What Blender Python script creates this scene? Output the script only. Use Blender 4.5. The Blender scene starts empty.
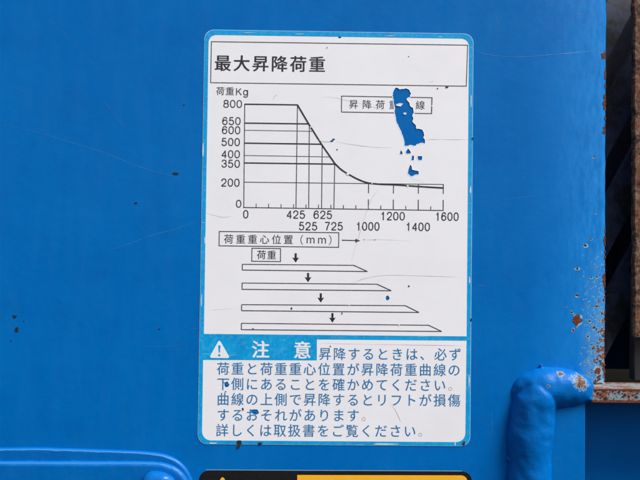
import bpy, bmesh, math, random
from mathutils import Vector, Matrix, noise
random.seed(7)
MM = 0.001
scene = bpy.context.scene
col = scene.collection

# ------------------------------------------------------------------ camera
CAM = Vector((-12.116, -323.934, -8.159))            # millimetres from the centre of the sticker
YAW, PITCH, ROLL = (math.radians(a) for a in (-0.66915, 1.16919, -0.72382))
FPX = 650.0
RM = Matrix.Rotation(YAW, 3, 'Z') @ Matrix.Rotation(PITCH, 3, 'X') @ Matrix.Rotation(ROLL, 3, 'Y')
cd = bpy.data.cameras.new('camera')
cam = bpy.data.objects.new('camera', cd)
col.objects.link(cam)
mw = Matrix.Identity(4)
for i in range(3):
    mw[i][0], mw[i][1], mw[i][2] = RM[i][0], RM[i][2], -RM[i][1]
    mw[i][3] = CAM[i] * MM
cam.matrix_world = mw
cd.sensor_fit = 'HORIZONTAL'
cd.sensor_width = 36
cd.lens = FPX / 640 * 36
cd.clip_start, cd.clip_end = 0.01, 100
scene.camera = cam

# ------------------------------------------------------------------ sky, sun, exposure
SUN_EL, SUN_AZ = 53.0, 56.0                          # azimuth: degrees to the right of straight behind the camera
world = bpy.data.worlds.new('World')
scene.world = world
world.use_nodes = True
wn = world.node_tree
sky = wn.nodes.new('ShaderNodeTexSky')
sky.sky_type = 'NISHITA'
sky.sun_disc = False
sky.sun_elevation = math.radians(SUN_EL)
sky.air_density, sky.dust_density, sky.ozone_density = 1.0, 4.0, 0.6
to_sun = Vector((math.sin(math.radians(SUN_AZ)) * math.cos(math.radians(SUN_EL)),
                 -math.cos(math.radians(SUN_AZ)) * math.cos(math.radians(SUN_EL)),
                 math.sin(math.radians(SUN_EL))))
sky.sun_rotation = math.atan2(to_sun.x, to_sun.y)
bg = wn.nodes['Background']
bg.inputs['Strength'].default_value = 0.055
wn.links.new(sky.outputs[0], bg.inputs['Color'])
sd = bpy.data.lights.new('sun', 'SUN')
sd.energy, sd.angle, sd.color = 1.5, math.radians(22), (1.0, 0.975, 0.945)
sun = bpy.data.objects.new('sun', sd)
col.objects.link(sun)
sun.rotation_euler = to_sun.to_track_quat('Z', 'Y').to_euler()
sun.location = to_sun * 2
vs = scene.view_settings
vs.view_transform, vs.look, vs.gamma, vs.use_curve_mapping = 'Standard', 'None', 1, False
vs.exposure = 1.63


# ------------------------------------------------------------------ measuring: a point of the place from where it is seen
def at(px, py, Y=0.0):
    d = RM @ Vector(((px - 320) / FPX, 1.0, -(py - 240) / FPX))
    t = (Y - CAM.y) / d.y
    return CAM + d * t


def xz(px, py, Y=0.0):
    p = at(px, py, Y)
    return (p.x, p.z)


# ------------------------------------------------------------------ objects
def tag(o, label, cat, group=None):
    o['label'], o['category'] = label, cat
    if group:
        o['group'] = group
    return o


def thing(name, label, cat, loc):
    o = bpy.data.objects.new(name, None)
    o.empty_display_size = 0.02
    col.objects.link(o)
    o.location = Vector(loc) * MM
    return tag(o, label, cat)


def obj(name, verts, faces, m, parent=None, smooth=False):
    """one mesh object; vertices in millimetres of the place"""
    off, a = Vector((0, 0, 0)), parent
    while a:
        off += a.location / MM
        a = a.parent
    me = bpy.data.meshes.new(name)
    me.from_pydata([(Vector(v) - off) * MM for v in verts], [], faces)
    me.validate()
    me.update()
    if smooth:
        for p in me.polygons:
            p.use_smooth = True
    if m:
        me.materials.append(m)
    o = bpy.data.objects.new(name, me)
    col.objects.link(o)
    o.parent = parent
    return o


def box(name, x0, x1, y0, y1, z0, z1, m, parent, bevel=0.0):
    bm = bmesh.new()
    bmesh.ops.create_cube(bm, size=1)
    for v in bm.verts:
        v.co = Vector(((x0 + x1) / 2 + v.co.x * (x1 - x0), (y0 + y1) / 2 + v.co.y * (y1 - y0), (z0 + z1) / 2 + v.co.z * (z1 - z0)))
    if bevel:
        bmesh.ops.bevel(bm, geom=list(bm.edges), offset=bevel, segments=3, profile=0.5, affect='EDGES')
    bm.verts.index_update()
    vs_, fs = [v.co.copy() for v in bm.verts], [[v.index for v in f.verts] for f in bm.faces]
    bm.free()
    return obj(name, vs_, fs, m, parent, smooth=False)


# ------------------------------------------------------------------ materials
class Mat:
    def __init__(s, name, base, rough=0.4, coat=0.0, spec=0.5):
        s.m = bpy.data.materials.new(name)
        s.m.use_nodes = True
        s.t = s.m.node_tree
        s.b = s.t.nodes['Principled BSDF']
        s.b.inputs['Base Color'].default_value = (*base, 1)
        s.b.inputs['Roughness'].default_value = rough
        s.b.inputs['Coat Weight'].default_value = coat
        s.b.inputs['Coat Roughness'].default_value = 0.12
        s.b.inputs['Specular IOR Level'].default_value = spec
        s.col = s.rgb(base)
        tc = s.t.nodes.new('ShaderNodeTexCoord')
        sc = s.t.nodes.new('ShaderNodeVectorMath')
        sc.operation = 'SCALE'
        sc.inputs['Scale'].default_value = 1000
        s.t.links.new(tc.outputs['Object'], sc.inputs[0])
        s.mm = sc.outputs[0]

    def rgb(s, c):
        n = s.t.nodes.new('ShaderNodeRGB')
        n.outputs[0].default_value = (*c, 1)
        return n.outputs[0]

    def noise(s, scale, detail=4, rough=0.55, stretch=(1, 1, 1), off=(0, 0, 0), distort=0.0):
        mp = s.t.nodes.new('ShaderNodeMapping')
        mp.inputs['Scale'].default_value = stretch
        mp.inputs['Location'].default_value = off
        n = s.t.nodes.new('ShaderNodeTexNoise')
        n.inputs['Scale'].default_value = scale
        n.inputs['Detail'].default_value = detail
        n.inputs['Roughness'].default_value = rough
        n.inputs['Distortion'].default_value = distort
        s.t.links.new(s.mm, mp.inputs[0])
        s.t.links.new(mp.outputs[0], n.inputs['Vector'])
        return n.outputs['Fac']

    def ramp(s, v, a, b, lo=0.0, hi=1.0):
        n = s.t.nodes.new('ShaderNodeMapRange')
        n.inputs['From Min'].default_value, n.inputs['From Max'].default_value = a, b
        n.inputs['To Min'].default_value, n.inputs['To Max'].default_value = lo, hi
        s.t.links.new(v, n.inputs['Value'])
        return n.outputs[0]

    def math(s, op, a, b=None):
        n = s.t.nodes.new('ShaderNodeMath')
        n.operation = op
        for i, v in enumerate((a, b)):
            if v is None:
                continue
            if isinstance(v, (int, float)):
                n.inputs[i].default_value = v
            else:
                s.t.links.new(v, n.inputs[i])
        return n.outputs[0]

    def axis(s, k):
        n = s.t.nodes.new('ShaderNodeSeparateXYZ')
        s.t.links.new(s.mm, n.inputs[0])
        return n.outputs[k]

    def over(s, c, fac):
        n = s.t.nodes.new('ShaderNodeMix')
        n.data_type = 'RGBA'
        s.t.links.new(fac, n.inputs['Factor'])
        s.t.links.new(s.col, n.inputs['A'])
        s.t.links.new(s.rgb(c) if isinstance(c, tuple) else c, n.inputs['B'])
        s.col = n.outputs['Result']
        return s

    def rough(s, v):
        s.t.links.new(v, s.b.inputs['Roughness'])
        return s

    def bump(s, v, dist_mm, strength=1.0):
        n = s.t.nodes.new('ShaderNodeBump')
        n.inputs['Distance'].default_value = dist_mm * MM
        n.inputs['Strength'].default_value = strength
        s.t.links.new(v, n.inputs['Height'])
        s.t.links.new(n.outputs[0], s.b.inputs['Normal'])
        return s

    def dist(s, p):
        n = s.t.nodes.new('ShaderNodeVectorMath')
        n.operation = 'DISTANCE'
        n.inputs[1].default_value = p
        s.t.links.new(s.mm, n.inputs[0])
        return n.outputs['Value']

    def done(s):
        s.t.links.new(s.col, s.b.inputs['Base Color'])
        return s.m


BLUE = (0.0, 0.124, 0.415)
PALE = (0.20, 0.33, 0.42)          # weathered primer showing in the paint
RUST = (0.13, 0.045, 0.022)


def blue_paint(name, base=BLUE, bump=0.025, spec=0.10):
    q = Mat(name, base, 0.33, 0.0, spec)
    q.over((base[0], base[1] * 1.22, base[2] * 1.12), q.ramp(q.noise(0.02, 5), 0.42, 0.75, 0, 0.6))
    q.over((base[0], base[1] * 0.8, base[2] * 0.86), q.ramp(q.noise(0.05, 6, off=(40, 3, 9)), 0.5, 0.8, 0, 0.6))
    q.over((0.10, 0.24, 0.44), q.ramp(q.noise(0.5, 6, 0.7, off=(4, 30, 9)), 0.62, 0.82, 0, 0.35))
    q.over((0.05, 0.22, 0.46), q.ramp(q.noise(0.16, 5, 0.6, stretch=(1, 1, .16), off=(3, 3, 3)), 0.45, 0.8, 0, 0.06))
    q.rough(q.ramp(q.noise(0.12, 6, 0.65), 0.3, 0.7, 0.26, 0.46))
    q.bump(q.noise(0.22, 6, 0.55), bump * 4)
    return q


q = blue_paint('panel paint')
# worn, flaked paint along the lower right edge of the plate
EDGE_X = at(606, 240, 6).x
wx = q.ramp(q.axis(0), EDGE_X - 17, EDGE_X - 2)
wz = q.ramp(q.axis(2), at(600, 225).z + 180, at(600, 370).z + 180)
wm = q.math('MULTIPLY', wx, wz)
fl = q.math('ADD', q.noise(0.62, 6, 0.62, stretch=(.8, 1, 1.15)), q.math('MULTIPLY', wm, 0.25))
q.over((0.17, 0.36, 0.52), q.math('MULTIPLY', q.ramp(wm, 0.1, 0.9, 0, .55), q.ramp(q.noise(0.25, 6, 0.7, off=(1, 5, 5)), 0.3, 0.6)))
edge_sheen = q.ramp(q.axis(0), EDGE_X - 32, EDGE_X - 3, 0, 0.9)  # brighter light towards the right edge, put into the paint colour
q.over((0.02, 0.22, 0.56), q.math('MULTIPLY', edge_sheen, q.ramp(q.noise(0.35, 6, 0.7, stretch=(1, 1, .3), off=(9, 1, 2)), 0.35, 0.75)))
gate = q.ramp(wm, 0.01, 0.12)
q.over((0.17, 0.32, 0.43), q.math('MULTIPLY', gate, q.ramp(fl, 0.655, 0.68)))
q.over((0.05, 0.035, 0.03), q.math('MULTIPLY', gate, q.ramp(fl, 0.70, 0.72)))
q.over((0.20, 0.06, 0.025), q.math('MULTIPLY', q.ramp(fl, 0.73, 0.75), q.ramp(q.noise(0.2, 3, .5, off=(9, 9, 0)), 0.48, 0.56)))
M_PANEL = q.done()
M_BLUE = blue_paint('bar paint').done()
q = blue_paint('low plate paint', (0.0, 0.115, 0.40), 0.04, 0.22)
ge = q.t.nodes.new('ShaderNodeNewGeometry')
q.over((0.06, 0.26, 0.56), q.math('MULTIPLY', q.ramp(ge.outputs['Pointiness'], 0.505, 0.56), q.ramp(q.noise(0.3, 6, .7), 0.3, 0.6)))  # highlight on the step edges painted in as a paler blue
M_PLATE = q.done()


def rust_mat(name, base=RUST):
    q = Mat(name, base, 0.85, 0, 0.2)
    q.over((0.20, 0.085, 0.045), q.ramp(q.noise(0.2, 7, 0.75), 0.42, 0.62))
    q.over((0.035, 0.018, 0.013), q.ramp(q.noise(0.16, 8, 0.78, off=(30, 2, 7)), 0.47, 0.58))
    q.over((0.30, 0.24, 0.18), q.ramp(q.noise(0.4, 7, 0.75, off=(3, 12, 17)), 0.50, 0.64, 0, 0.75))
    q.bump(q.noise(0.9, 8, 0.75), 0.7)
    return q


M_RUST = rust_mat('rust').done()
q = Mat('fresh rust', (0.15, 0.040, 0.020), 0.9, 0, 0.2)
q.over((0.045, 0.018, 0.012), q.ramp(q.noise(1.3, 5, 0.7), 0.46, 0.62))
q.bump(q.noise(1.6, 6, 0.7), 0.3)
M_CHIP = q.done()
M_HALO = Mat('bare primer', (0.17, 0.31, 0.42), 0.7).done()
M_HAIR = Mat('scratched paint', (0.045, 0.20, 0.49), 0.6).done()
M_DARK = Mat('black grime', (0.012, 0.011, 0.014), 0.8).done()

q = Mat('chipped ledge paint', (0.17, 0.25, 0.29), 0.6)
q.over((0.26, 0.24, 0.20), q.ramp(q.noise(0.35, 5, 0.6), 0.45, 0.6, 0, 0.8))
q.over((0.22, 0.06, 0.022), q.ramp(q.noise(0.3, 7, 0.7, stretch=(.6, 1, 1), off=(7, 7, 7)), 0.47, 0.56))
q.over((0.02, 0.018, 0.02), q.ramp(q.noise(0.62, 4, 0.6, off=(2, 8, 1)), 0.62, 0.66))
q.bump(q.noise(0.7, 6, 0.7), 0.4)
M_LEDGE = q.done()

q = Mat('vinyl white', (0.80, 0.80, 0.82), 0.42, 0.1)
q.over((0.72, 0.715, 0.725), q.ramp(q.noise(0.03, 6, 0.6), 0.45, 0.75, 0, 0.45))
q.over((0.60, 0.585, 0.57), q.ramp(q.noise(0.6, 7, 0.75, off=(5, 2, 8)), 0.66, 0.85, 0, 0.5))
q.bump(q.noise(0.11, 4, 0.5), 0.06)
M_WHITE = q.done()

q = Mat('border ink', (0.0, 0.315, 0.65), 0.45, 0, 0.2)
q.over((0.0, 0.22, 0.54), q.ramp(q.noise(0.09, 6, 0.65), 0.45, 0.7, 0, 0.8))
q.over((0.16, 0.52, 0.72), q.ramp(q.noise(0.7, 7, 0.8, off=(3, 1, 4)), 0.50, 0.72, 0, 0.5))
q.over((0.50, 0.68, 0.76), q.ramp(q.noise(0.5, 4, 0.7, stretch=(.12, 1, 2.2), off=(8, 1, 4)), 0.66, 0.74, 0, 0.6))
M_BORDER = q.done()


def ink(name, c, fade=0.35, paper=(0.74, 0.73, 0.73)):
    q = Mat(name, c, 0.5)
    q.over(tuple(c[i] * 0.55 + paper[i] * 0.45 for i in range(3)), q.ramp(q.noise(0.8, 6, 0.75), 0.48, 0.72, 0, fade))
    return q.done()


M_BLACK = ink('black ink', (0.010, 0.010, 0.012), 0.2)
M_GREY = ink('thin grey ink', (0.030, 0.028, 0.034), 0.35)
M_TEXT = ink('blue lettering ink', (0.004, 0.155, 0.37), 0.4)
M_FAINT = ink('faded lettering ink', (0.40, 0.42, 0.42), 0.5)
M_SCUFF = Mat('scuff in vinyl', (0.50, 0.49, 0.48), 0.6).done()
M_WINK = ink('white lettering', (0.78, 0.79, 0.80), 0.2, (0.3, 0.5, 0.7))
q = Mat('yellow vinyl', (0.86, 0.42, 0.018), 0.4)
q.over((0.80, 0.50, 0.10), q.ramp(q.noise(0.3, 6, 0.7), 0.5, 0.75, 0, 0.6))
M_YELLOW = q.done()
q = Mat('black vinyl', (0.010, 0.009, 0.010), 0.35)
q.over((0.04, 0.035, 0.03), q.ramp(q.noise(0.6, 6, 0.7), 0.55, 0.75, 0, 0.7))
M_BVINYL = q.done()
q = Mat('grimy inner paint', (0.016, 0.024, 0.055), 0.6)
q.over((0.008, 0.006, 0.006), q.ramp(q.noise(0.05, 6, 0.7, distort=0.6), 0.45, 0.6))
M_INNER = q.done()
q = Mat('shaded grimy strap paint', (0.034, 0.045, 0.095), 0.6)  # the slot's shade is put into this dark base, besides grime
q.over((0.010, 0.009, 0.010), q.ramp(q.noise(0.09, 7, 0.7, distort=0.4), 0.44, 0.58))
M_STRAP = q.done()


# ------------------------------------------------------------------ flat shapes (x, z loops in millimetres)
def filled(loops, thick):
    """fill nested loops; returns verts (x, depth, z) and faces, the front at depth 0 facing the viewer's side"""
    c = bpy.data.curves.new('tmp', 'CURVE')
    c.dimensions, c.fill_mode = '2D', 'BOTH' if thick else 'FRONT'
    c.extrude = thick / 2
    for lp in loops:
        sp = c.splines.new('POLY')
        sp.points.add(len(lp) - 1)
        for p, (x, z) in zip(sp.points, lp):
            p.co = (x, z, 0, 1)
        sp.use_cyclic_u = True
    o = bpy.data.objects.new('tmp', c)
    col.objects.link(o)
    me = o.evaluated_get(bpy.context.evaluated_depsgraph_get()).to_mesh()
    V = [(v.co.x, thick / 2 - v.co.z, v.co.y) for v in me.vertices]
    F = [list(p.vertices) for p in me.polygons]
    bpy.data.objects.remove(o)
    bpy.data.curves.remove(c)
    return V, F


def sheet(name, loops, depth, m, parent, thick=0.0):
    """depth: how far its front stands off the panel"""
    V, F = filled(loops, thick)
    return obj(name, [(x, y - depth, z) for x, y, z in V], F, m, parent)


def rrect(pts, r, n=7):
    """polygon with rounded corners; r: one radius or one for each corner"""
    out, k = [], len(pts)
    for i in range(k):
        a, b, c = (Vector(pts[(i + j) % k]) for j in (-1, 0, 1))
        rr = r[i] if isinstance(r, (list, tuple)) else r
        if rr <= 0:
            out.append(tuple(b))
            continue
        u, v = (a - b).normalized(), (c - b).normalized()
        p0, p1 = b + u * rr, b + v * rr
        for j in range(n + 1):
            t = j / n
            t2 = 0.5 * (1 - math.cos(t * math.pi / 2 * 2)) * 0.35 + t * 0.65
            out.append(tuple(p0 * (1 - t2) ** 2 + (b * 0.78 + (p0 + p1) * 0.11) * 2 * t2 * (1 - t2) + p1 * t2 ** 2))
    return out


def PX(pts, Y=0.0):
    return [xz(x, y, Y) for x, y in pts]


def stroke_geo(pts, w, depth, taper=False):
    """flat ribbon along pts"""
    V, F = [], []
    P = [Vector(p) for p in pts]
    for i, p in enumerate(P):
        d = (P[min(i + 1, len(P) - 1)] - P[max(i - 1, 0)]).normalized()
        nrm = Vector((-d.y, d.x)) * w / 2
        if taper:
            t = i / (len(P) - 1)
            nrm *= min(1, 6 * t + .1, 6 * (1 - t) + .1) * (.65 + .7 * noise.noise(Vector((p.x * .2, p.y * .2, w))))
        V += [(p.x + nrm.x, -depth, p.y + nrm.y), (p.x - nrm.x, -depth, p.y - nrm.y)]
    for i in range(len(P) - 1):
        F.append([2 * i, 2 * i + 1, 2 * i + 3, 2 * i + 2])
    return V, F


def merge(geos):
    V, F = [], []
    for v, f in geos:
        n = len(V)
        V += v
        F += [[i + n for i in q] for q in f]
    return V, F


def stroke(name, pxs, wpx, m, parent, depth):
    V, F = stroke_geo(PX(pxs), wpx * 0.5, depth)
    return obj(name, V, F, m, parent)


def strokes(name, lines, m, parent, depth):
    V, F = merge([stroke_geo(PX(l), w * 0.5, depth + i * 0.002) for i, (l, w) in enumerate(lines)])
    return obj(name, V, F, m, parent)


def smooth_path(pts, n=6):
    """Catmull-Rom through pts"""
    P = [Vector(p) for p in pts]
    P = [2 * P[0] - P[1]] + P + [2 * P[-1] - P[-2]]
    out = []
    for i in range(1, len(P) - 2):
        for j in range(n):
            t = j / n
            a, b, c, d = P[i - 1:i + 3]
            out.append(0.5 * (2 * b + (c - a) * t + (2 * a - 5 * b + 4 * c - d) * t * t + (3 * b - a - 3 * c + d) * t ** 3))
    out.append(P[-2])
    return out


# ------------------------------------------------------------------ lettering
_tc = bpy.data.curves.new('tmp_text', 'FONT')
_to = bpy.data.objects.new('tmp_text', _tc)
col.objects.link(_to)
_cache = {}


def glyphs(s, bold=0.0):
    if (s, bold) not in _cache:
        _tc.body, _tc.offset, _tc.resolution_u = s, bold, 4
        dg = bpy.context.evaluated_depsgraph_get()
        dg.update()
        me = _to.evaluated_get(dg).to_mesh()
        _cache[(s, bold)] = ([(v.co.x, v.co.y) for v in me.vertices], [list(p.vertices) for p in me.polygons])
    return _cache[(s, bold)]


def fit_text(name, s, x0, x1, y0, y1, m, parent, depth, bold=0.0):
    """a run of letters whose ink fills the box seen at x0..x1, y0..y1"""
    G, F = glyphs(s, bold)
    gx0, gx1 = min(g[0] for g in G), max(g[0] for g in G)
    gy0, gy1 = min(g[1] for g in G), max(g[1] for g in G)
    A, B = xz(x0, y1), xz(x1, y0)
    V = [(A[0] + (g[0] - gx0) / (gx1 - gx0) * (B[0] - A[0]), -depth, A[1] + (g[1] - gy0) / (gy1 - gy0) * (B[1] - A[1])) for g in G]
    return obj(name, V, F, m, parent)


def cells(name, s, x0, x1, yc0, yc1, em, m, parent, depth, bold=0.0, sx=1.0, skip='', cut=None):
    """full-width characters: cell centres spread from x0 to x1 at heights yc0..yc1, em in photo pixels"""
    n, geos = len(s), []
    for i, ch in enumerate(s):
        if ch in skip or ch == ' ':
            continue
        t = i / (n - 1) if n > 1 else 0
        cx, cz = xz(x0 + (x1 - x0) * t, yc0 + (yc1 - yc0) * t)
        G, F = glyphs(ch)
        e = em * 0.5
        V = [(cx + (g[0] - 0.5) * e * sx, -depth, cz + (g[1] - 0.38) * e) for g in G]
        if cut and i == cut[0]:
            bm = bmesh.new()
            bv = [bm.verts.new(v) for v in V]
            for f in F:
                bm.faces.new([bv[k] for k in f])
            bmesh.ops.bisect_plane(bm, geom=bm.verts[:] + bm.edges[:] + bm.faces[:], plane_co=(cut[1], 0, cz), plane_no=(1, 0, 0.1), clear_outer=True)
            bm.verts.index_update()
            V, F = [tuple(v.co) for v in bm.verts], [[v.index for v in f.verts] for f in bm.faces]
            bm.free()
        if bold:
            b = bold * e
            for k, (dx, dz) in enumerate(((-b, 0), (b, 0), (0, b * .5), (0, -b * .5), (0, 0))):
                geos.append(([(x + dx, y - .004 * k, z + dz) for x, y, z in V], F))
        else:
            geos.append((V, F))
    V, F = merge(geos)
    return obj(name, V, F, m, parent)


def ring(cx, cy, rx, ry, n=26):
    return [(cx + rx * math.copysign(abs(math.cos(a)) ** .88, math.cos(a)), cy + ry * math.copysign(abs(math.sin(a)) ** .88, math.sin(a)))
            for a in (i / n * 2 * math.pi for i in range(n + 1))]


def bend(*p):
    return [(v.x, v.y) for v in smooth_path(p, 6)]


DIGITS = {'0': [ring(.5, .5, .5, .5)],
          '1': [bend((.16, .74), (.36, .77), (.50, .85), (.56, 1.0)), [(.58, 1.05), (.58, -.06)]],
          '2': [bend((.03, .66), (.10, .88), (.48, 1), (.88, .90), (.97, .70), (.82, .48), (.45, .28), (.14, .12), (.02, 0)), [(-.04, 0), (1.04, 0)]],
          '3': [bend((.04, .74), (.16, .93), (.48, 1), (.84, .92), (.93, .75), (.80, .58), (.42, .53)), bend((.42, .53), (.84, .46), (.99, .27), (.84, .07), (.48, 0), (.14, .07), (.01, .28))],
          '4': [[(.76, -.06), (.76, 1.02)], [(.78, .98), (.02, .27)], [(-.02, .26), (1.06, .26)]],
          '5': [[(.93, 1), (.15, 1)], [(.19, 1.03), (.08, .48)], bend((.08, .49), (.25, .61), (.52, .64), (.86, .54), (.99, .32), (.86, .09), (.48, 0), (.14, .07), (.01, .25))],
          '6': [bend((.94, .76), (.82, .94), (.53, 1), (.20, .90), (.04, .60), (.02, .34), (.14, .09), (.50, 0), (.86, .10), (.98, .32), (.86, .54), (.52, .63), (.18, .54), (.03, .36))],
          '7': [[(-.04, 1), (1.02, 1)], bend((1.0, .99), (.70, .64), (.46, .28), (.37, -.06))],
          'K': [[(0, 1.06), (0, -.06)], [(.94, 1.02), (.04, .38)], [(.36, .60), (1.0, -.05)]],
          'g': [ring(.45, .66, .45, .34), bend((.95, 1.05), (.95, .6), (.95, .24), (.80, .05), (.48, 0), (.16, .06), (.04, .17))],
          '8': [ring(.5, .77, .43, .23), ring(.5, .27, .5, .27)]}


def number(name, s, x0, x1, y0, y1, m, parent, depth):
    """grotesque numerals drawn as strokes inside the box seen at x0..x1, y0..y1"""
    A, B = Vector(xz(x0, y1)), Vector(xz(x1, y0))
    W, H = B.x - A.x, B.y - A.y
    w = H * 0.138
    dw = W / (len(s) + (len(s) - 1) * 0.17)
    geos = []
    for i, ch in enumerate(s):
        for j, l in enumerate(DIGITS[ch]):
            P = [(A.x + i * dw * 1.17 + w / 2 + p[0] * (dw - w), A.y + w / 2 + p[1] * (H - w)) for p in l]
            V, F = stroke_geo(P, w, depth + .004 * j)
            geos.append((V, F))
    V, F = merge(geos)
    return obj(name, V, F, m, parent)


def blob(px, py, r, ry=None, n=9, jag=0.35, seed=0):
    """irregular chip outline, photo pixels"""
    rnd = random.Random(seed * 91 + int(px * 7 + py * 13))
    ry = ry or r
    return [(px + math.cos(a) * r * k, py + math.sin(a) * ry * k)
            for a, k in ((i / n * 2 * math.pi, 1 - jag + 2 * jag * rnd.random()) for i in range(n))]


# ================================================================== the blue plate
BEND_X = at(520, 240).x
BEND_K = 0.0034


def plate_y(x):
    return BEND_K * (x - BEND_X) ** 2 if x > BEND_X else 0.0


panel = thing('steel_panel', 'broad bright blue painted steel panel behind the stickers', 'panel', (0, 0, -180))
xs = [-330 + i * 10 for i in range(int((BEND_X + 330) / 10))]
xr = [BEND_X + (EDGE_X - BEND_X) * i / 14 for i in range(15)]
xs = xs + xr
zt, zb, TH = 240, -240, 4.0
V, F = [], []
nz = 97
rnd = random.Random(3)
for j in range(nz):
    z = zb + (zt - zb) * j / (nz - 1)
    for i, x in enumerate(xs):
        # the flame-cut edge wanders a little
        xe = x + (noise.noise(Vector((0, 0, z * 0.11))) * 0.5 + noise.noise(Vector((5, 0, z * 0.5))) * 0.25 - 0.02 * 0) * (1 if i == len(xs) - 1 else 0)
        V.append((xe, plate_y(x), z))
for j in range(nz):
    for i in range(len(xs)):
        x, y, z = V[j * len(xs) + i]
        V.append((x, y + TH, z))
nx = len(xs)
o2 = nx * nz
for j in range(nz - 1):
    for i in range(nx - 1):
        a = j * nx + i
        F.append([a, a + 1, a + nx + 1, a + nx])
        F.append([o2 + a, o2 + a + nx, o2 + a + nx + 1, o2 + a + 1])
    a = j * nx + nx - 1
    F.append([a, o2 + a, o2 + a + nx, a + nx])
    a = j * nx
    F.append([a, a + nx, o2 + a + nx, o2 + a])
for i in range(nx - 1):
    a = (nz - 1) * nx + i
    F.append([a, a + 1, o2 + a + 1, o2 + a])
    F.append([i, o2 + i, o2 + i + 1, i + 1])
CUT_X, CUT_Z = at(568, 400).x, at(600, 396).z
F = [f for f in F if not (sum(V[i][0] for i in f) / 4 > CUT_X and sum(V[i][2] for i in f) / 4 < CUT_Z)]
obj('plate', V, F, M_PANEL, panel, smooth=False)
me = [c for c in panel.children if c.name == 'plate'][0].data
for p in me.polygons:
    p.use_smooth = abs(p.normal.y) > 0.5


def PXP(pts):
    out = []
    for x, y in pts:
        p = xz(x, y)
        for _ in range(3):
            p = xz(x, y, plate_y(p[0]))
        out.append(p)
    return out


def on_plate(loops, name, m, parent, depth):
    """chips and flakes lying on the plate, following its bend; one mesh"""
    geos = []
    for i, l in enumerate(loops):
        c = Vector((sum(p[0] for p in l) / len(l), sum(p[1] for p in l) / len(l)))
        pts = PXP(l)
        cc = PXP([c])[0]
        Vb = [(cc[0], plate_y(cc[0]) - depth - 0.02 * (i % 4), cc[1])]
        Vb += [(x, plate_y(x) - depth + 0.03 - 0.02 * (i % 4), z) for x, z in pts]
        n = len(pts)
        geos.append((Vb, [[0, 1 + (k + 1) % n, 1 + k] for k in range(n)]))
    V, F = merge(geos)
    o = obj(name, V, F, m, parent)
    o['kind'] = 'stuff'
    return o


# --- chips and specks
chips, halos, specks = [], [], []
for px, py, r in ((604.6, 55.5, 2.2), (605.6, 97, 1.3), (605.3, 103, 1.5), (605.4, 108, 1.0), (605.2, 128, 1.2), (605.0, 132, 1.4), (604.9, 276, 1.3), (604.8, 281, 1.2), (605, 240, .8), (604.6, 300, .9)):
    chips.append(blob(px - 1.0, py, r, r * 1.9, 11))
for px, py, r in ((577.5, 320, 4.2), (598, 371, 3.0), (599, 388, 4.5), (573, 330, 1.2)):
    chips.append(blob(px, py, r, r * 1.25, 11))
    halos.append(blob(px, py, r * 1.3, r * 1.6, 11, seed=2))
for px, py, r in ((585.5, 245.5, 1.5), (591, 239, .8), (577.3, 268.5, 1.4), (591, 277.5, 1.0), (597, 277, 1.0), (600, 276, .7), (577, 295, 1.4),
                  (597, 306, 1.3), (594, 306.5, .9), (572, 312, 1.2), (566, 306, .6), (589.5, 321, 1.3), (594, 327.5, 1.5), (596.5, 329.5, 1.1), (588, 336.5, 1.3),
                  (594, 157, .9), (595, 213, .8), (586, 333, .8)):
    specks.append(blob(px, py, r * 1.05, r * .8, 8))
    halos.append(blob(px, py + .5, r * 1.6, r * 1.4, 9, seed=5))
for px, py, rx, ry in ((15, 316.5, 2.4, 1.5), (17, 329.5, 2.0, 2.4), (11, 341, .9, .7), (24, 321, .7, .6), (176, 173.5, 3.0, 1.3), (136, 203, 1.6, .9), (159.5, 329, 1, .9),
                       (184, 105, .8, .8), (122, 455, 2.2, 1.0)):
    specks.append(blob(px, py, rx, ry, 9, 0.3))
rnd = random.Random(4)
for k in range(46):
    py = rnd.choice((rnd.uniform(45, 145), rnd.uniform(225, 386), rnd.uniform(225, 386)))
    rr = rnd.uniform(.35, .9)
    chips.append(blob(605.6 - rr * .8 - (py - 200) * .003, py, rr, rr * rnd.uniform(1.5, 4), 9, seed=k))
on_plate(halos, 'bare_patches', M_HALO, panel, 0.05)
on_plate(chips, 'rust_spots', M_CHIP, panel, 0.14)
on_plate(specks, 'chip_marks', M_DARK, panel, 0.14)
# --- hairline scratches
hair = [([(-5, 124), (25, 129), (50, 136), (80, 145), (105, 153), (140, 167), (170, 175.5), (200, 182)], .55), ([(104, 102), (112, 111), (118, 119), (125, 128)], .8),
        ([(50, 20), (62, 31), (80, 50), (100, 71)], .35), ([(98, 252.5), (125, 245), (150, 236), (175, 229), (199, 221)], .55),
        ([(140, 346), (165, 346.5), (185, 344)], .4), ([(474, 50), (490, 55), (520, 57), (560, 53.8), (580, 52.2), (600, 51)], .6),
        ([(562, 54), (578, 52.4), (590, 51.6)], 1.0), ([(10, 86), (30, 94)], .35), ([(545, 340), (546, 362)], .35), ([(491, 408), (493, 436)], .35),
        ([(478, 285), (486, 286)], .8), ([(560, 135), (566, 148)], .5), ([(500, 200), (540, 195)], .3), ([(495, 12), (500, 30)], .4), ([(574, 14), (584, 14.5)], .6),
        ([(190, 330), (199, 328)], .4)]
geos = []
for k, (l, w) in enumerate(hair):
    sp = smooth_path([(*p,) for p in l], 5)
    V, F = stroke_geo(PXP([(p.x, p.y) for p in sp]), w * 0.36, 0, True)
    geos.append(([(x, plate_y(x) - 0.045 - 0.003 * k, z) for x, y, z in V], F))
V, F = merge(geos)
hs = obj('hairline_scratches', V, F, M_HAIR, panel)
hs['kind'] = 'stuff'

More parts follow.
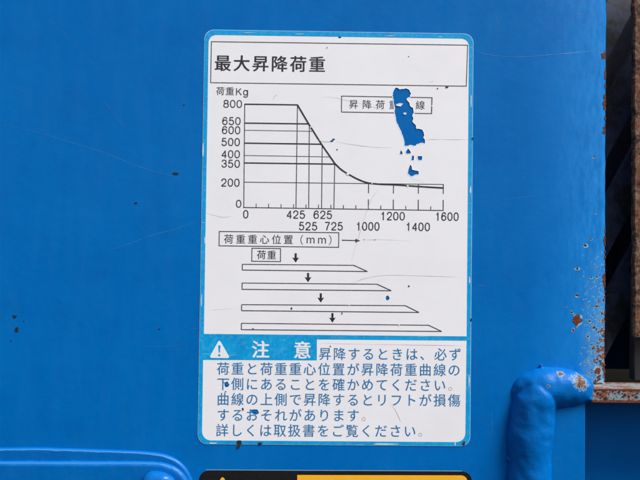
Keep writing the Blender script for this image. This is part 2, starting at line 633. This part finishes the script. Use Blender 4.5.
# ================================================================== the load chart sticker
stk = thing('load_chart_sticker', 'large white load chart sticker with blue border and torn patch', 'sticker', (0, 0, -103))
D0, D1, D2 = 0.20, 0.23, 0.26          # vinyl front, print, print on print
TL, TR, BR, BL = (204.6, 29.7), (473.4, 33.9), (470.0, 446.2), (197.6, 444.0)
outer = rrect(PX([TL, TR, BR, BL]), 4.6)
tear = [(395.6, 87.8), (397.5, 87.6), (399.8, 89.2), (405, 88.3), (409.7, 89.9), (411.2, 93.5), (410.2, 97.2), (406.6, 98.8), (408.6, 101.9), (410.7, 106), (413.1, 108.1),
        (413.9, 112.3), (412.5, 116), (413.9, 119), (412.8, 121.7), (416, 124.8), (416.5, 128.4), (422.7, 129.5), (423.2, 131), (424.3, 134.7), (423.6, 137.3), (425.3, 139.9),
        (425.6, 143.5), (421, 143.4), (417.5, 144.3), (416, 146.1), (410, 145.6), (404.5, 146.3), (404, 141.5), (402.4, 136.3), (400.3, 130), (398.2, 127), (396.1, 121.7),
        (394.6, 114.4), (394.1, 106), (393, 99.8), (392.3, 95.6), (392.7, 91.5)]


def ragged(l, amp=0.35, n=3):
    out = []
    for i in range(len(l)):
        a, b = Vector(l[i]), Vector(l[(i + 1) % len(l)])
        for j in range(n):
            p = a.lerp(b, j / n)
            out.append((p.x + random.uniform(-amp, amp), p.y + random.uniform(-amp, amp)))
    return out


holes = [ragged(tear), [(401, 149.5), (402.5, 152), (402.8, 154.5), (399.5, 154.6), (400, 151.5)], [(408, 148), (410.5, 151), (411, 153.8), (406.5, 154.2), (405.2, 152)],
         [(412, 155), (414.3, 156), (414, 160.5), (411, 160.5), (411.5, 157)], [(417.3, 155.8), (422.4, 156), (422.2, 160), (419.5, 160.8), (417.5, 159.5)],
         [(410, 164.3), (411.8, 166), (412.2, 169.5), (415.5, 170.3), (418.7, 171), (419, 174.5), (415, 175), (413, 176.5), (410.5, 176.5), (407.5, 173.5), (408, 169.5)],
         [(396, 104.7), (400, 103.6), (402.8, 104.0), (401.5, 105), (400.5, 106.3), (396.5, 105.5)], [(403.6, 113), (406.3, 113.2), (405.8, 114.4), (403.8, 114.3)],
         blob(387.6, 298, 1.9, 2.3, 9, .2), blob(255, 411.5, 4.4, 2.6, 12, .25), blob(227, 384.5, 2.4, 2.6, 9, .3), blob(339.7, 37.6, 1.6, .9, 8, .2),
         blob(408.5, 56.7, .8, .8, 6, .2), blob(333.2, 139.6, 1.8, 1.1, 9, .3)]
V, F = filled([outer] + [PX(h) for h in holes], 0.16)
obj('backing', [(x, y - D0, z) for x, y, z in V], F, M_WHITE, stk)

V, F = merge([stroke_geo([(x, z) for x, z in PX(h + [h[0]])], .32, D0 + .05 + .003 * k) for k, h in enumerate(holes[:8])])
obj('torn_edge_halo', V, F, Mat('torn edge halo', (0.86, 0.87, 0.89), 0.6).done(), stk)  # bright halo round the tears, painted as a white rim
up = rrect(PX([(208.8, 35.0), (468.9, 38.9), (466.6, 336.3), (204.0, 333.8)]), [3.6, 3.6, 0, 0])
low = rrect(PX([(203.2, 359.8), (316.9, 360.3), (316.9, 339.4), (466.5, 340.6), (465.2, 442.0), (202.0, 440.2)]), [0, 0, 0, 0, 4.2, 4.2])
bd = sheet('border', [[(x * 0.9985, z * 0.999) for x, z in outer], up, low], D1, M_BORDER, stk)
# caution band: printed heading
ct = sheet('caution_triangle', [rrect(PX([(219.4, 339.4), (230.2, 358.0), (209.2, 357.8)]), 1.3)], D2, M_WINK, stk)
sheet('exclamation_mark', [rrect(PX([(218.2, 345.2), (220.7, 345.2), (220.0, 352.6), (218.9, 352.6)]), .3)], D2 + .03, M_BORDER, ct)
sheet('exclamation_dot', [PX(blob(219.4, 355.2, 1.15, 1.15, 12, 0))], D2 + .03, M_BORDER, ct)
cells('caution_lettering', '注意', 260.6, 302.4, 349.3, 350.0, 18.2, M_WINK, bd, D2, 0.028, 0.98)
# title
tf = strokes('title_frame', [([(211.4, 41.8), (467.6, 45.3)], .9), ([(210.7, 82.8), (466.2, 86.3)], .9), ([(211.5, 41.6), (210.7, 83.0)], .9), ([(467.5, 45.1), (466.2, 86.5)], .9)], M_GREY, stk, D1)
cells('title_lettering', '最大昇降荷重', 222.9, 317.1, 63.1, 64.4, 17.1, M_BLACK, tf, D1, 0.021)
# chart
axes = strokes('chart_axes', [([(244.8, 103.9), (243.8, 208.0)], .9), ([(243.6, 207.5), (443.5, 210.5)], .9)], M_GREY, stk, D1 + .010)
cells('unit_lettering', '荷重', 220.4, 230.0, 91.1, 91.3, 9.0, M_GREY, axes, D1, 0.008)
number('unit_lettering', 'K', 236.0, 242.0, 88.2, 95.4, M_GREY, axes, D1)
number('unit_lettering', 'g', 243.0, 248.4, 90.0, 97.8, M_GREY, axes, D1)
for s, x0, x1, y0, y1 in (('800', 223.3, 242.2, 100.1, 107.9), ('650', 222.2, 240.8, 117.2, 125.1), ('600', 221.9, 240.5, 126.3, 134.2), ('500', 221.4, 240.1, 138.1, 146.1),
                          ('400', 221.3, 240.1, 150.3, 158.2), ('350', 221.4, 240.1, 159.8, 167.7), ('200', 221.1, 239.8, 178.6, 186.7), ('0', 235.9, 241.5, 199.8, 207.8),
                          ('0', 243.0, 248.6, 210.0, 218.5), ('425', 286.4, 305.2, 210.4, 218.7), ('625', 313.4, 332.2, 210.6, 218.9), ('525', 298.8, 317.4, 222.0, 230.4),
                          ('725', 324.6, 343.0, 222.0, 230.4), ('1000', 355.8, 379.6, 222.1, 230.6), ('1200', 380.2, 404.9, 211.9, 220.3), ('1400', 405.5, 430.0, 222.6, 231.0),
                          ('1600', 434.9, 458.7, 212.4, 220.8)):
    number('axis_number', s, x0, x1, y0, y1, M_GREY, axes, D1)
for k, (a, b, w, m) in enumerate((((244.8, 104.3), (297.5, 105.0), 1.4, M_BLACK), ((244.8, 123.2), (308.6, 124.0), 1.4, M_BLACK), ((244.7, 130.3), (312, 131.4), .7, M_GREY),
                                  ((244.6, 143.2), (322, 144.3), 1.4, M_BLACK), ((244.4, 155.5), (329.6, 157), .7, M_GREY), ((244.3, 163), (335, 164.2), 1.4, M_BLACK),
                                  ((244, 182.2), (443.4, 184.5), .8, M_GREY))):
    stroke('load_line', [a, b], w, m, axes, D1)
for a, b in (((297.5, 105), (296, 208.3)), ((309.4, 124), (308.7, 208.4)), ((322.2, 144.3), (321.6, 208.6)), ((334.7, 164), (333.9, 208.8))):
    stroke('distance_line', [a, b], .9, M_GREY, axes, D1 + .006)
ticks = [([(243.8 + 12.46 * i, 203.5 + .19 * i), (243.7 + 12.46 * i, 207.4 + .187 * i)], .8) for i in (1, 2, 3, 4, 5, 6, 7, 8, 9, 11, 13, 15)]
for i in (10, 12, 14, 16):
    x = 243.8 + 12.46 * i
    ticks += [([(x + .2, 183.5 + .05 * i), (x + .1, 192.2 + .1 * i)], .9), ([(x, 198.3 + .1 * i), (x, 207.5 + .18 * i)], .9)]
strokes('axis_ticks', ticks, M_GREY, axes, D1 + .014)
curve = [(297.4, 104.8), (308.7, 124.0), (322.0, 145.0), (334.9, 163.6)]
curve = [Vector(p) for p in curve] + smooth_path([(335.2, 163.9), (341, 169.4), (348, 174.0), (358.4, 179.5), (368, 182.9), (380, 184.2), (395, 184.8), (420, 186.6), (443.3, 188.0)], 6)
stroke('load_curve', [(p.x, p.y) for p in curve], 1.55, M_BLACK, axes, D1 + .045)
# boxed caption at the torn patch
cf = strokes('caption_frame', [([(341.4, 96.2), (392.3, 97.1)], .9), ([(409.8, 97.4), (432.0, 97.8)], .9), ([(341.4, 112.1), (394.2, 113.0)], .9), ([(414.2, 113.4), (431.6, 113.7)], .9),
                          ([(341.6, 95.8), (341.4, 112.5)], .9), ([(431.9, 97.4), (431.5, 114.1)], 1.1)], M_GREY, stk, D1)
cells('caption_lettering', '昇降荷重曲線', 353.6, 420.2, 104.3, 105.2, 9.6, M_GREY, cf, D1, 0.008, skip='曲', cut=(3, xz(393.2, 104)[0]))
# centre-of-load caption
pf = strokes('position_frame', [([(219.3, 231.5), (338.9, 232.7)], .9), ([(219.1, 245.8), (338.7, 247.3)], .9), ([(219.4, 231.1), (219.1, 246.2)], .9), ([(338.8, 232.3), (338.6, 247.7)], .9)], M_GREY, stk, D1)
cells('position_lettering', '荷重重心位置', 228.8, 288.4, 239.0, 239.5, 9.9, M_GREY, pf, D1, 0.008)
fit_text('position_lettering', 'm', 306.6, 314.6, 237.6, 243.3, M_GREY, pf, D1)
fit_text('position_lettering', 'm', 318.0, 326.0, 237.8, 243.5, M_GREY, pf, D1)
cells('position_lettering', '（', 298.4, 298.4, 239.8, 239.8, 10.5, M_GREY, pf, D1)
cells('position_lettering', '）', 333.6, 333.6, 240.1, 240.1, 10.5, M_GREY, pf, D1)
V, F = merge([stroke_geo(PX([(341.8, 240.2), (357, 240.6)]), .5, D1), ([(x, -D1 - .004, z) for x, z in PX([(355.4, 238.7), (360.4, 240.7), (355.3, 242.7)])], [[0, 1, 2]])])
obj('position_arrow', V, F, M_BLACK, stk)
lf = strokes('load_frame', [([(252, 248.2), (280.6, 248.6)], .9), ([(251.8, 261.2), (280.5, 261.6)], .9), ([(252, 247.8), (251.8, 261.6)], .9), ([(280.6, 248.2), (280.5, 262)], .9)], M_GREY, stk, D1)
cells('load_lettering', '荷重', 261.5, 271.7, 254.7, 254.9, 9.6, M_BLACK, lf, D1, 0.008)
for x, y0, y1 in ((295.7, 253.2, 262.6), (308.1, 272.9, 282.2), (320.8, 293.2, 302.6), (332.4, 313.0, 322.6)):
    h = y1 - 4.6
    sheet('load_arrow', [PX([(x - 1.1, y0), (x + 1.1, y0), (x + 1.1, h), (x + 3.4, h - .6), (x, y1), (x - 3.4, h - .6), (x - 1.1, h)])], D1, M_BLACK, stk)
for a, b, c, d in (((242.4, 264.3), (353.7, 265.3), (367.4, 271.5), (242.3, 270.0)), ((242.2, 283.0), (377, 284.2), (391.3, 290.7), (242.0, 289.3)),
                   ((241.7, 304.6), (405.2, 305.6), (418.9, 312.4), (241.6, 310.6)), ((241.5, 323.2), (428.5, 325.2), (441.6, 331.4), (241.4, 329.6))):
    strokes('platform_outline', [([a, b], .9), ([b, c], 1.0), ([c, d], .95), ([d, a], .95)], M_GREY, stk, D1)
# caution text
EM, X0, PIT = 13.3, 223.2, 14.43
for s, i0, yl, yr in (('昇降するときは、必ず', 7.06, 353.7, 354.3), ('荷重と荷重重心位置が昇降荷重曲線の', 0, 368.4, 369.9), ('下側にあることを確かめてください。', 0, 383.7, 385.1),
                      ('曲線の上側で昇降するとリフトが損傷', 0, 399.0, 400.2), ('するおそれがあります。', 0, 414.8, 415.3), ('詳しくは取扱書をご覧ください。', -.07, 430.0, 431.0)):
    n = len(s)
    sl = (yr - yl) / max(n - 1, 1)
    cells('caution_text', s, X0 + i0 * PIT, X0 + (i0 + n - 1) * PIT, yl, yr, EM, M_TEXT, stk, D1, 0.009, 0.97, skip='。')
    if s.endswith('。'):
        xx = X0 + (i0 + n - 1) * PIT
        cells('full_stop', '。', xx, xx, yr, yr, EM * .95, M_FAINT, stk, D1)
# wear on the vinyl
wear = [([(319, 98), (330, 97), (345, 100), (370, 106), (391, 113)], .35), ([(335, 141.6), (352, 144.5), (372, 147), (392, 147.5)], .5), ([(426, 139.3), (445, 139.4), (467, 139.6)], .5),
        ([(351, 262), (356, 246), (362, 226), (371, 200), (379, 189)], .45), ([(352, 283), (368, 277.5), (390, 275), (430, 276), (462, 277)], .5), ([(362, 239.8), (385, 239.6), (412, 241)], .4),
        ([(204, 212), (222, 217), (232, 216)], .4), ([(318, 343), (380, 344.2), (465, 345.4)], .5), ([(390, 402), (396, 411), (401, 422)], .5), ([(410, 178), (425, 183)], .3),
        ([(209, 310), (235, 308)], .3), ([(273, 100), (275, 96), (277, 95)], .7), ([(318, 140.3), (326, 141.8), (334, 141.2)], .8), ([(430, 82), (434, 81)], .8)]
geos = []
for k, (l, w) in enumerate(wear):
    geos.append(stroke_geo(PX([(p.x, p.y) for p in smooth_path(l, 5)]), w * 0.40, D1 + .05 + .002 * k, True))
V, F = merge(geos)
o = obj('vinyl_scratches', V, F, M_SCUFF, stk)
o['kind'] = 'stuff'
dots = [blob(331.5, 141.2, 1.6, .6, 9), blob(337, 149.6, .8, .8, 6), blob(447, 87.3, 2.2, .7, 8), blob(437.5, 88.5, .7, .6, 6), blob(409, 286, .9, .8, 6), blob(291.5, 308.5, .8, 1.6, 7), blob(253, 328.5, .9, .6, 6),
        blob(330.5, 346.2, .7, .6, 6), blob(239.3, 442.2, 2.7, 3.2, 11), blob(238.3, 446.5, 1.5, 1.9, 9), blob(243, 409, .9, 1.4, 7), blob(327, 47.8, .6, .6, 6), blob(364, 239.5, .6, .5, 6), blob(375, 239.7, .6, .5, 6),
        blob(463.8, 443.4, 1.4, 2.2, 8), blob(260, 443.6, 3.0, 1.3, 9), blob(472.6, 139, 1.0, 1.5, 7), blob(471, 320, 1, 1.6, 7), blob(342, 313, .5, 1.2, 6), blob(225.5, 391.5, .9, .7, 6)]
geos = [filled([PX(d)], 0) for d in dots]
V, F = merge([([(x, y - D1 - .09 - .004 * k, z) for x, y, z in v], f) for k, (v, f) in enumerate(geos)])
o = obj('dirt_specks', V, F, M_DARK, stk)
o['kind'] = 'stuff'
nick = [blob(347.6, 174.0, 1.3, 1.0, 7), blob(407.5, 186.0, 1.2, .8, 7), blob(310.6, 127.2, .9, .8, 7), blob(372, 183.6, .6, .8, 6), blob(399, 325.0, .8, .6, 6), blob(349, 305.2, .7, .6, 6),
        blob(431.9, 106, .5, .7, 6), blob(229, 371, 1.4, .5, 7)]
V, F = merge([([(x, y - D1 - .13 - .003 * k, z) for x, y, z in v], f) for k, (v, f) in enumerate(filled([PX(d)], 0) for d in nick)])
o = obj('print_nicks', V, F, M_WHITE, stk)
o['kind'] = 'stuff'
flak = [blob(213, 443, 4.5, .7, 9), blob(385, 443.9, 13, .7, 12), blob(455, 443.5, 1, 2, 7), blob(470.5, 190, .7, 5, 9), blob(203, 150, .8, 7, 9), blob(205, 240, .6, 4, 9), blob(471, 100, .6, 6, 9),
        blob(300, 34.2, 4, .3, 9), blob(250, 32.8, 6, .25, 9), blob(390, 36, 6, .3, 9), blob(440, 37, 3, .3, 9), blob(201.5, 300, .6, 6, 9), blob(469.4, 280, .6, 4, 9), blob(469, 380, .6, 7, 9)]
V, F = merge([([(x, y - D1 - .04 - .003 * k, z) for x, y, z in v], f) for k, (v, f) in enumerate(filled([PX(d)], 0) for d in flak)])
o = obj('border_flakes', V, F, Mat('flaked border', (0.42, 0.62, 0.72), 0.6).done(), stk)
o['kind'] = 'stuff'

# ================================================================== the warning sticker below
wst = thing('warning_sticker', 'black and yellow warning sticker cut off by the bottom edge', 'sticker', (0, 0, -180))
sheet('backing', [rrect(PX([(199.2, 470.3), (472.0, 471.4), (471.2, 600), (198, 600)]), 4.6)], D0, M_BVINYL, wst, 0.16)
sheet('yellow_field', [rrect(PX([(297.3, 474.8), (467.6, 475.2), (467, 594), (297, 594)]), [0, 3.2, 3.2, 0])], D1, M_YELLOW, wst)
sheet('hazard_triangle', [rrect(PX([(222.4, 474.6), (246, 520), (204, 520)]), 2.2), rrect(PX([(222.6, 487), (238, 514), (209, 514)]), 1.4)], D1, M_YELLOW, wst)
stroke('edge_highlight', [(206, 469.8), (330, 470.4), (462, 471.0)], .7, M_HALO, wst, 0.05)  # highlight drawn as a pale stroke, in the primer colour

# ================================================================== welds
def sweep(name, pts, radii, m, parent, nring=20, flat=1.0, ripple=0.25, freq=0.35, seed=0, step=5, fine=0.12):
    """weld bead: rings along a smooth path, lumpy"""
    P = smooth_path(pts, step)
    Rr = [r.x for r in smooth_path([(r, 0) for r in radii], step)]
    V, F = [], []
    n = len(P)
    for i, p in enumerate(P):
        d = (P[min(i + 1, n - 1)] - P[max(i - 1, 0)]).normalized()
        u = Vector((0, -1, 0))
        s = d.cross(u).normalized()
        for k in range(nring):
            a = k / nring * 2 * math.pi
            r = Rr[i]
            q = p + s * math.cos(a) * r + u * math.sin(a) * r * flat
            nv = noise.noise(q * freq * 0.35 + Vector((seed, 0, 0))) * ripple * 2.2 + noise.noise(q * freq + Vector((seed, 3, 0))) * ripple + noise.noise(q * 0.9) * fine
            q = q + (q - p).normalized() * nv
            V.append(q)
    for i in range(n - 1):
        for k in range(nring):
            a, b = i * nring + k, i * nring + (k + 1) % nring
            F.append([a, b, b + nring, a + nring])
    F.append(list(range(nring - 1, -1, -1)))
    F.append([(n - 1) * nring + k for k in range(nring)])
    return obj(name, V, F, m, parent, smooth=True)


# ================================================================== the frame with a recess, welded to the panel at the lower right
FY = -6.0                                             # its front
lx0, lz0 = xz(592, 402.5, FY)
lz1 = at(620, 389.5, FY).z
ux0, ux1 = at(548, 430, -4.5).x, at(585.3, 430, -4.5).x
bx0, bx1, bz1, bz0 = lx0, lx0 + 95, lz1, lz1 - 115
bar = thing('recessed_frame', 'blue steel frame with rusty chipped ledge and shaded recess, welded at lower right', 'frame', (lx0, 0, bz0))
box('ledge', lx0, bx1, FY, 12.0, lz0, lz1, M_LEDGE, bar, 0.35)
box('upright', ux0, ux1, -4.5, 1.5, bz0, at(570, 401.0, -4.5).z, M_BLUE, bar, 0.5)
box('recess_back', ux1 - 14, bx1, 22, 24, bz0, lz0 - .2, M_BLUE, bar)
box('recess_shade_wall', ux1 - 14, ux1 - 12, 1.6, 21.9, bz0, lz0 - 2.2, M_BLUE, bar)  # unseen walls and top, added to keep the recess dark
box('recess_shade_wall', lx0 + 75, lx0 + 77, FY, 21.9, bz0, lz0 - 2.2, M_BLUE, bar)
box('recess_shade_top', ux1 - 14, bx1, 6.0, 21.9, lz0 - 2.0, lz0 - .1, M_BLUE, bar)
DB = -FY
bz1 = lz0
# rust along the front rim of the top
V, F = [], []
nseg = 70
for i in range(nseg + 1):
    x = lx0 + .3 + (bx1 - lx0 - .4) * i / nseg
    g = 1.3 + noise.noise(Vector((x * .35, 0, 0))) * .7 + noise.noise(Vector((x * 1.3, 5, 0))) * .5
    V += [(x, FY - .06, lz0 + max(g, .3)), (x, FY - .22, lz0 + .1), (x, FY + .3, lz0 - .35)]
for i in range(nseg):
    a = i * 3
    F += [[a + 3, a + 4, a + 1, a], [a + 4, a + 5, a + 2, a + 1]]
obj('rusty_rim', V, F, M_CHIP, bar, smooth=False)
V, F = [], []
for i in range(nseg + 1):
    x = lx0 + .3 + (bx1 - lx0 - .4) * i / nseg
    g = .7 + noise.noise(Vector((x * .3, 9, 0))) * .8 + noise.noise(Vector((x * 1.1, 3, 0))) * .5
    V += [(x, FY + 1.5, lz1 + .07), (x, FY - .08, lz1 + .02), (x, FY - .07, lz1 - max(g, .15))]
for i in range(nseg):
    a = i * 3
    F += [[a + 3, a + 4, a + 1, a], [a + 4, a + 5, a + 2, a + 1]]
obj('rusty_rim', V, F, M_CHIP, bar, smooth=False)
rnd = random.Random(21)
loops = []
for k in range(46):
    px, py, rr = rnd.uniform(594, 645), rnd.uniform(390.5, 399), rnd.uniform(.5, 1.25)
    loops.append((blob(px, py, rr * 1.1, rr, 8, seed=k), k))
V, F = merge([([(x, y + FY - .05 - .003 * k, z) for x, y, z in v], f) for (v, f), k in ((filled([PX(l, FY)], 0), k) for l, k in loops)])
o = obj('chip_marks', V, F, M_DARK, bar)
o['kind'] = 'stuff'
# the two weld runs
beads = [sweep('weld_bead', [at(527, 620, 1), at(528, 560, 1), at(529, 500, 1), at(529, 460, 1), at(530, 430, 1), at(532, 410, 0), at(536, 398, -1.5), at(540, 389, -3), at(544, 384.5, -2)],
               [11.6, 11.4, 11.6, 11.3, 11.6, 11.2, 9.8, 6.6, 1.5], None, bar, 40, 0.96, 0.40, 0.22, 3, 9, .06),
         sweep('weld_bead', [at(512, 404, 3), at(521, 393, 1.5), at(535, 388, 0), at(552, 388, 0), at(567, 388.5, -.5), at(580, 390, -1.5), at(588, 392.5, -2), at(593, 394.5, -2.5)],
               [3.0, 6.8, 9.6, 10.4, 10.0, 8.0, 5.4, 1.4], None, bar, 36, 0.85, 0.40, 0.25, 8, 8, .06)]
from mathutils.bvhtree import BVHTree
spat = []
rnd = random.Random(8)
for px, py, Y, rr in ((507.5, 459, -.6, .9), (590, 399, -6, 1.1), (541, 365.5, -.6, .8)):
    bm = bmesh.new()
    bmesh.ops.create_icosphere(bm, subdivisions=2, radius=rr * 1.2)
    bm.verts.index_update()
    c0 = at(px, py, Y) - bar.location / MM
    spat.append(([tuple((v.co + c0) * MM) for v in bm.verts], [[v.index for v in f.verts] for f in bm.faces]))
    bm.free()
src = merge(spat + [([tuple(v.co) for v in b.data.vertices], [list(p.vertices) for p in b.data.polygons]) for b in beads])
for b in beads:
    bpy.data.objects.remove(b)
me = bpy.data.meshes.new('weld_bead')
me.from_pydata(*(src[0], [], src[1]))
wb = bpy.data.objects.new('weld_bead', me)
col.objects.link(wb)
mod = wb.modifiers.new('remesh', 'REMESH')
mod.mode, mod.voxel_size = 'VOXEL', 0.55 * MM
mod = wb.modifiers.new('smooth', 'SMOOTH')
mod.factor, mod.iterations = 0.5, 4
dg = bpy.context.evaluated_depsgraph_get()
dg.update()
me2 = bpy.data.meshes.new_from_object(wb.evaluated_get(dg))
wb.modifiers.clear()
wb.data = me2
wb.parent = bar
for p in me2.polygons:
    p.use_smooth = True
beads = [wb, wb]
org = bar.location / MM
bv = BVHTree.FromPolygons([v.co / MM + org for v in beads[1].data.vertices], [list(p.vertices) for p in beads[1].data.polygons])
q = blue_paint('weld paint', (0.0, 0.112, 0.405), 0.09, 0.09)
for px, py, r in ((560.5, 373.5, 1.5), (580.5, 381.5, 3.6), (548.5, 386, .7)):
    d = (at(px, py, 0) - CAM).normalized()
    hit = bv.ray_cast(CAM, d)[0] or at(px, py, -7)
    dd = q.math('ADD', q.dist(hit - org), q.ramp(q.noise(0.7, 5, 0.7), 0.2, 0.8, -r * .9, r * .9))
    q.over((0.20, 0.29, 0.35), q.ramp(dd, r * 1.25, r * .95))
    q.over((0.11, 0.036, 0.017), q.math('MULTIPLY', q.ramp(dd, r * .95, r * .7), q.ramp(q.noise(0.55, 5, .7, off=(4, 4, 1)), 0.38, 0.47)))
M_WELD = q.done()
for o in beads[:1]:
    o.data.materials.clear()
    o.data.materials.append(M_WELD)

# ================================================================== the raised plate with its weld, lower left
low = thing('raised_plate', 'raised blue plate with rounded corner welded at the lower left', 'plate', (-150, 0, -180))
cxz = Vector((-150, -140))


def inset(l, d):
    out = []
    for i in range(len(l)):
        a, b, c2 = (Vector(l[(i + k) % len(l)]) for k in (-1, 0, 1))
        n1, n2 = Vector(((b - a).y, -(b - a).x)).normalized(), Vector(((c2 - b).y, -(c2 - b).x)).normalized()
        nn = (n1 + n2).normalized()
        out.append(b + nn * d / max(nn.dot(n1), .4))
    return out


def step_plate(name, edge, prof, rag, m):
    lp = PX([(p.x, p.y) for p in smooth_path(edge, 8)]) + PX([(edge[-1][0], 640), (-60, 640)])
    V, F, n = [], [], len(lp)
    for d, h in prof:
        for k, p in enumerate(inset(lp, d)):
            wob = noise.noise(Vector((p.x * .12, p.y * .12, 0))) * .5 + noise.noise(Vector((p.x * .5, p.y * .5, 4))) * .5
            t = 1 if 0 < h < prof[-1][1] - .05 else 0
            V.append((p.x, -h, p.y + wob * rag * t))
    for j in range(len(prof) - 1):
        for i in range(n):
            a, b = j * n + i, j * n + (i + 1) % n
            F.append([a, b, b + n, a + n])
    F.append([(len(prof) - 1) * n + i for i in range(n)])
    o = obj(name, V, F, m, low)
    for p in o.data.polygons:
        p.use_smooth = len(p.vertices) == 4
    return o


step_plate('lower_step', [(-60, 447.6), (0, 447.6), (40, 447.4), (80, 448.6), (120, 450), (145, 451.2), (162, 453.4), (175, 458), (185, 466), (191, 476), (194, 490), (194.5, 540)],
           [(0, 0), (.1, .6), (.5, 1.3), (1.0, 1.55), (1.7, 1.6)], .12, M_PLATE)
step_plate('upper_step', [(-60, 459.5), (0, 459.5), (40, 459.6), (80, 459.8), (120, 459.8), (148, 460), (163, 461.2), (175, 465), (184, 471.5), (189.5, 480), (191.5, 490), (192, 540)],
           [(0, 0), (0, 1.9), (.45, 2.8), (1.2, 3.4), (1.9, 3.6), (2.6, 3.6)], .55, M_PLATE)
# edge highlights painted as pale strips, on the upper edge chipped paint too
M_RUB_LIGHT = Mat('rubbed edge highlight', (0.022, 0.175, 0.48), 0.45).done()
for nm, pts, ya, yb in (('rubbed_edge_highlight', [(-60, 447.6), (0, 447.6), (40, 447.4), (80, 448.6), (120, 450), (145, 451.2), (162, 453.4), (175, 458)], -1.32, .22),
                        ('rubbed_edge_highlight', [(-60, 459.5), (0, 459.5), (40, 459.6), (80, 459.8), (120, 459.8), (148, 460), (163, 461.2), (175, 465)], -2.95, .5)):
    V, F = [], []
    P = PX([(p.x, p.y) for p in smooth_path(pts, 30)])
    for i, (x, z) in enumerate(P):
        w = max(.12, yb + noise.noise(Vector((x * .22, ya, 0))) * .45 + noise.noise(Vector((x * .8, ya, 3))) * .35)
        V += [(x, ya - .03, z - .35), (x, ya - .30, z - .75), (x, ya - .38, z - .75 - w)]
    for i in range(len(P) - 1):
        a = i * 3
        F += [[a + 3, a + 4, a + 1, a], [a + 4, a + 5, a + 2, a + 1]]
    obj(nm, V, F, M_RUB_LIGHT, low, smooth=True)
c = at(156, 487, -5)
sweep('weld_blob', [at(146, 497, -5), at(149, 488, -5.5), at(156, 483, -6), at(168, 486, -5.5), at(178, 496, -5)], [2.5, 4.4, 5.2, 4.6, 2.0], M_PLATE, low, 18, 0.7, 0.5, 0.4, 1, 6)

# ================================================================== what shows in the slot at the right
rusty = thing('rusty_plate', 'rusty brown steel plate edge at the far right beyond the dark slot', 'plate', (at(640, 200, 4).x + 30, 8, -40))
sx = at(631.6, 150, 7).x
zt1 = at(635, -60, 4).z
zb1 = at(636, 337, 4).z
V, F = [], []
nn = 60
for i in range(nn + 1):
    z = zb1 + (zt1 - zb1) * i / nn
    w = noise.noise(Vector((0, 2, z * .13))) * .7 + noise.noise(Vector((0, 2, z * .6))) * .4 - (z - 0) * 0.003
    V += [(sx + w, 7, z), (sx + w, 4.6, z), (sx + w + .6, 4, z), (sx + 140, 4, z), (sx + 140, 7, z)]
for i in range(nn):
    for k in range(4):
        a = i * 5 + k
        F.append([a, a + 1, a + 6, a + 5])
F += [[0, 1, 2, 3, 4][::-1], [nn * 5 + k for k in range(5)]]
obj('plate', V, F, M_RUST, rusty)
brk = thing('inner_bracket', 'grey grimy bracket below the rusty plate edge in the slot', 'bracket', (at(640, 380, 22).x + 30, 22, lz1))
q = Mat('grey grime', (0.04, 0.037, 0.035), 0.7)
q.over((0.02, 0.018, 0.018), q.ramp(q.noise(0.12, 6, .7), .45, .65))
M_GG = q.done()
box('web', at(634.5, 360, 16).x, sx + 140, 16, 22, lz1 + .2, zb1 + 30, M_GG, brk, .6)
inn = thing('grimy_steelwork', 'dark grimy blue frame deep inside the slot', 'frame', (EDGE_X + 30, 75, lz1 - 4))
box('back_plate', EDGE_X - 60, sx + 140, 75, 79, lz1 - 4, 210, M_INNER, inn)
box('shade_plate', sx + 60, sx + 64, 24, 74.9, lz1 - 4, 210, M_INNER, inn)  # unseen plate added to keep light out of the slot
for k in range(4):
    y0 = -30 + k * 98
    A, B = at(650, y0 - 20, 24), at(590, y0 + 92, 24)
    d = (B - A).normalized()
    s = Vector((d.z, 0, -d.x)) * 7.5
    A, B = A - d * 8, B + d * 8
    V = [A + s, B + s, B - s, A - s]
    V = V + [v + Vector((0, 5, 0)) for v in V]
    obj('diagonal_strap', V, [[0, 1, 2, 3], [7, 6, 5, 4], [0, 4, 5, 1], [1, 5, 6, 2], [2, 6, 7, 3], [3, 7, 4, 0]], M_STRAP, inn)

bpy.data.objects.remove(_to)
bpy.data.curves.remove(_tc)
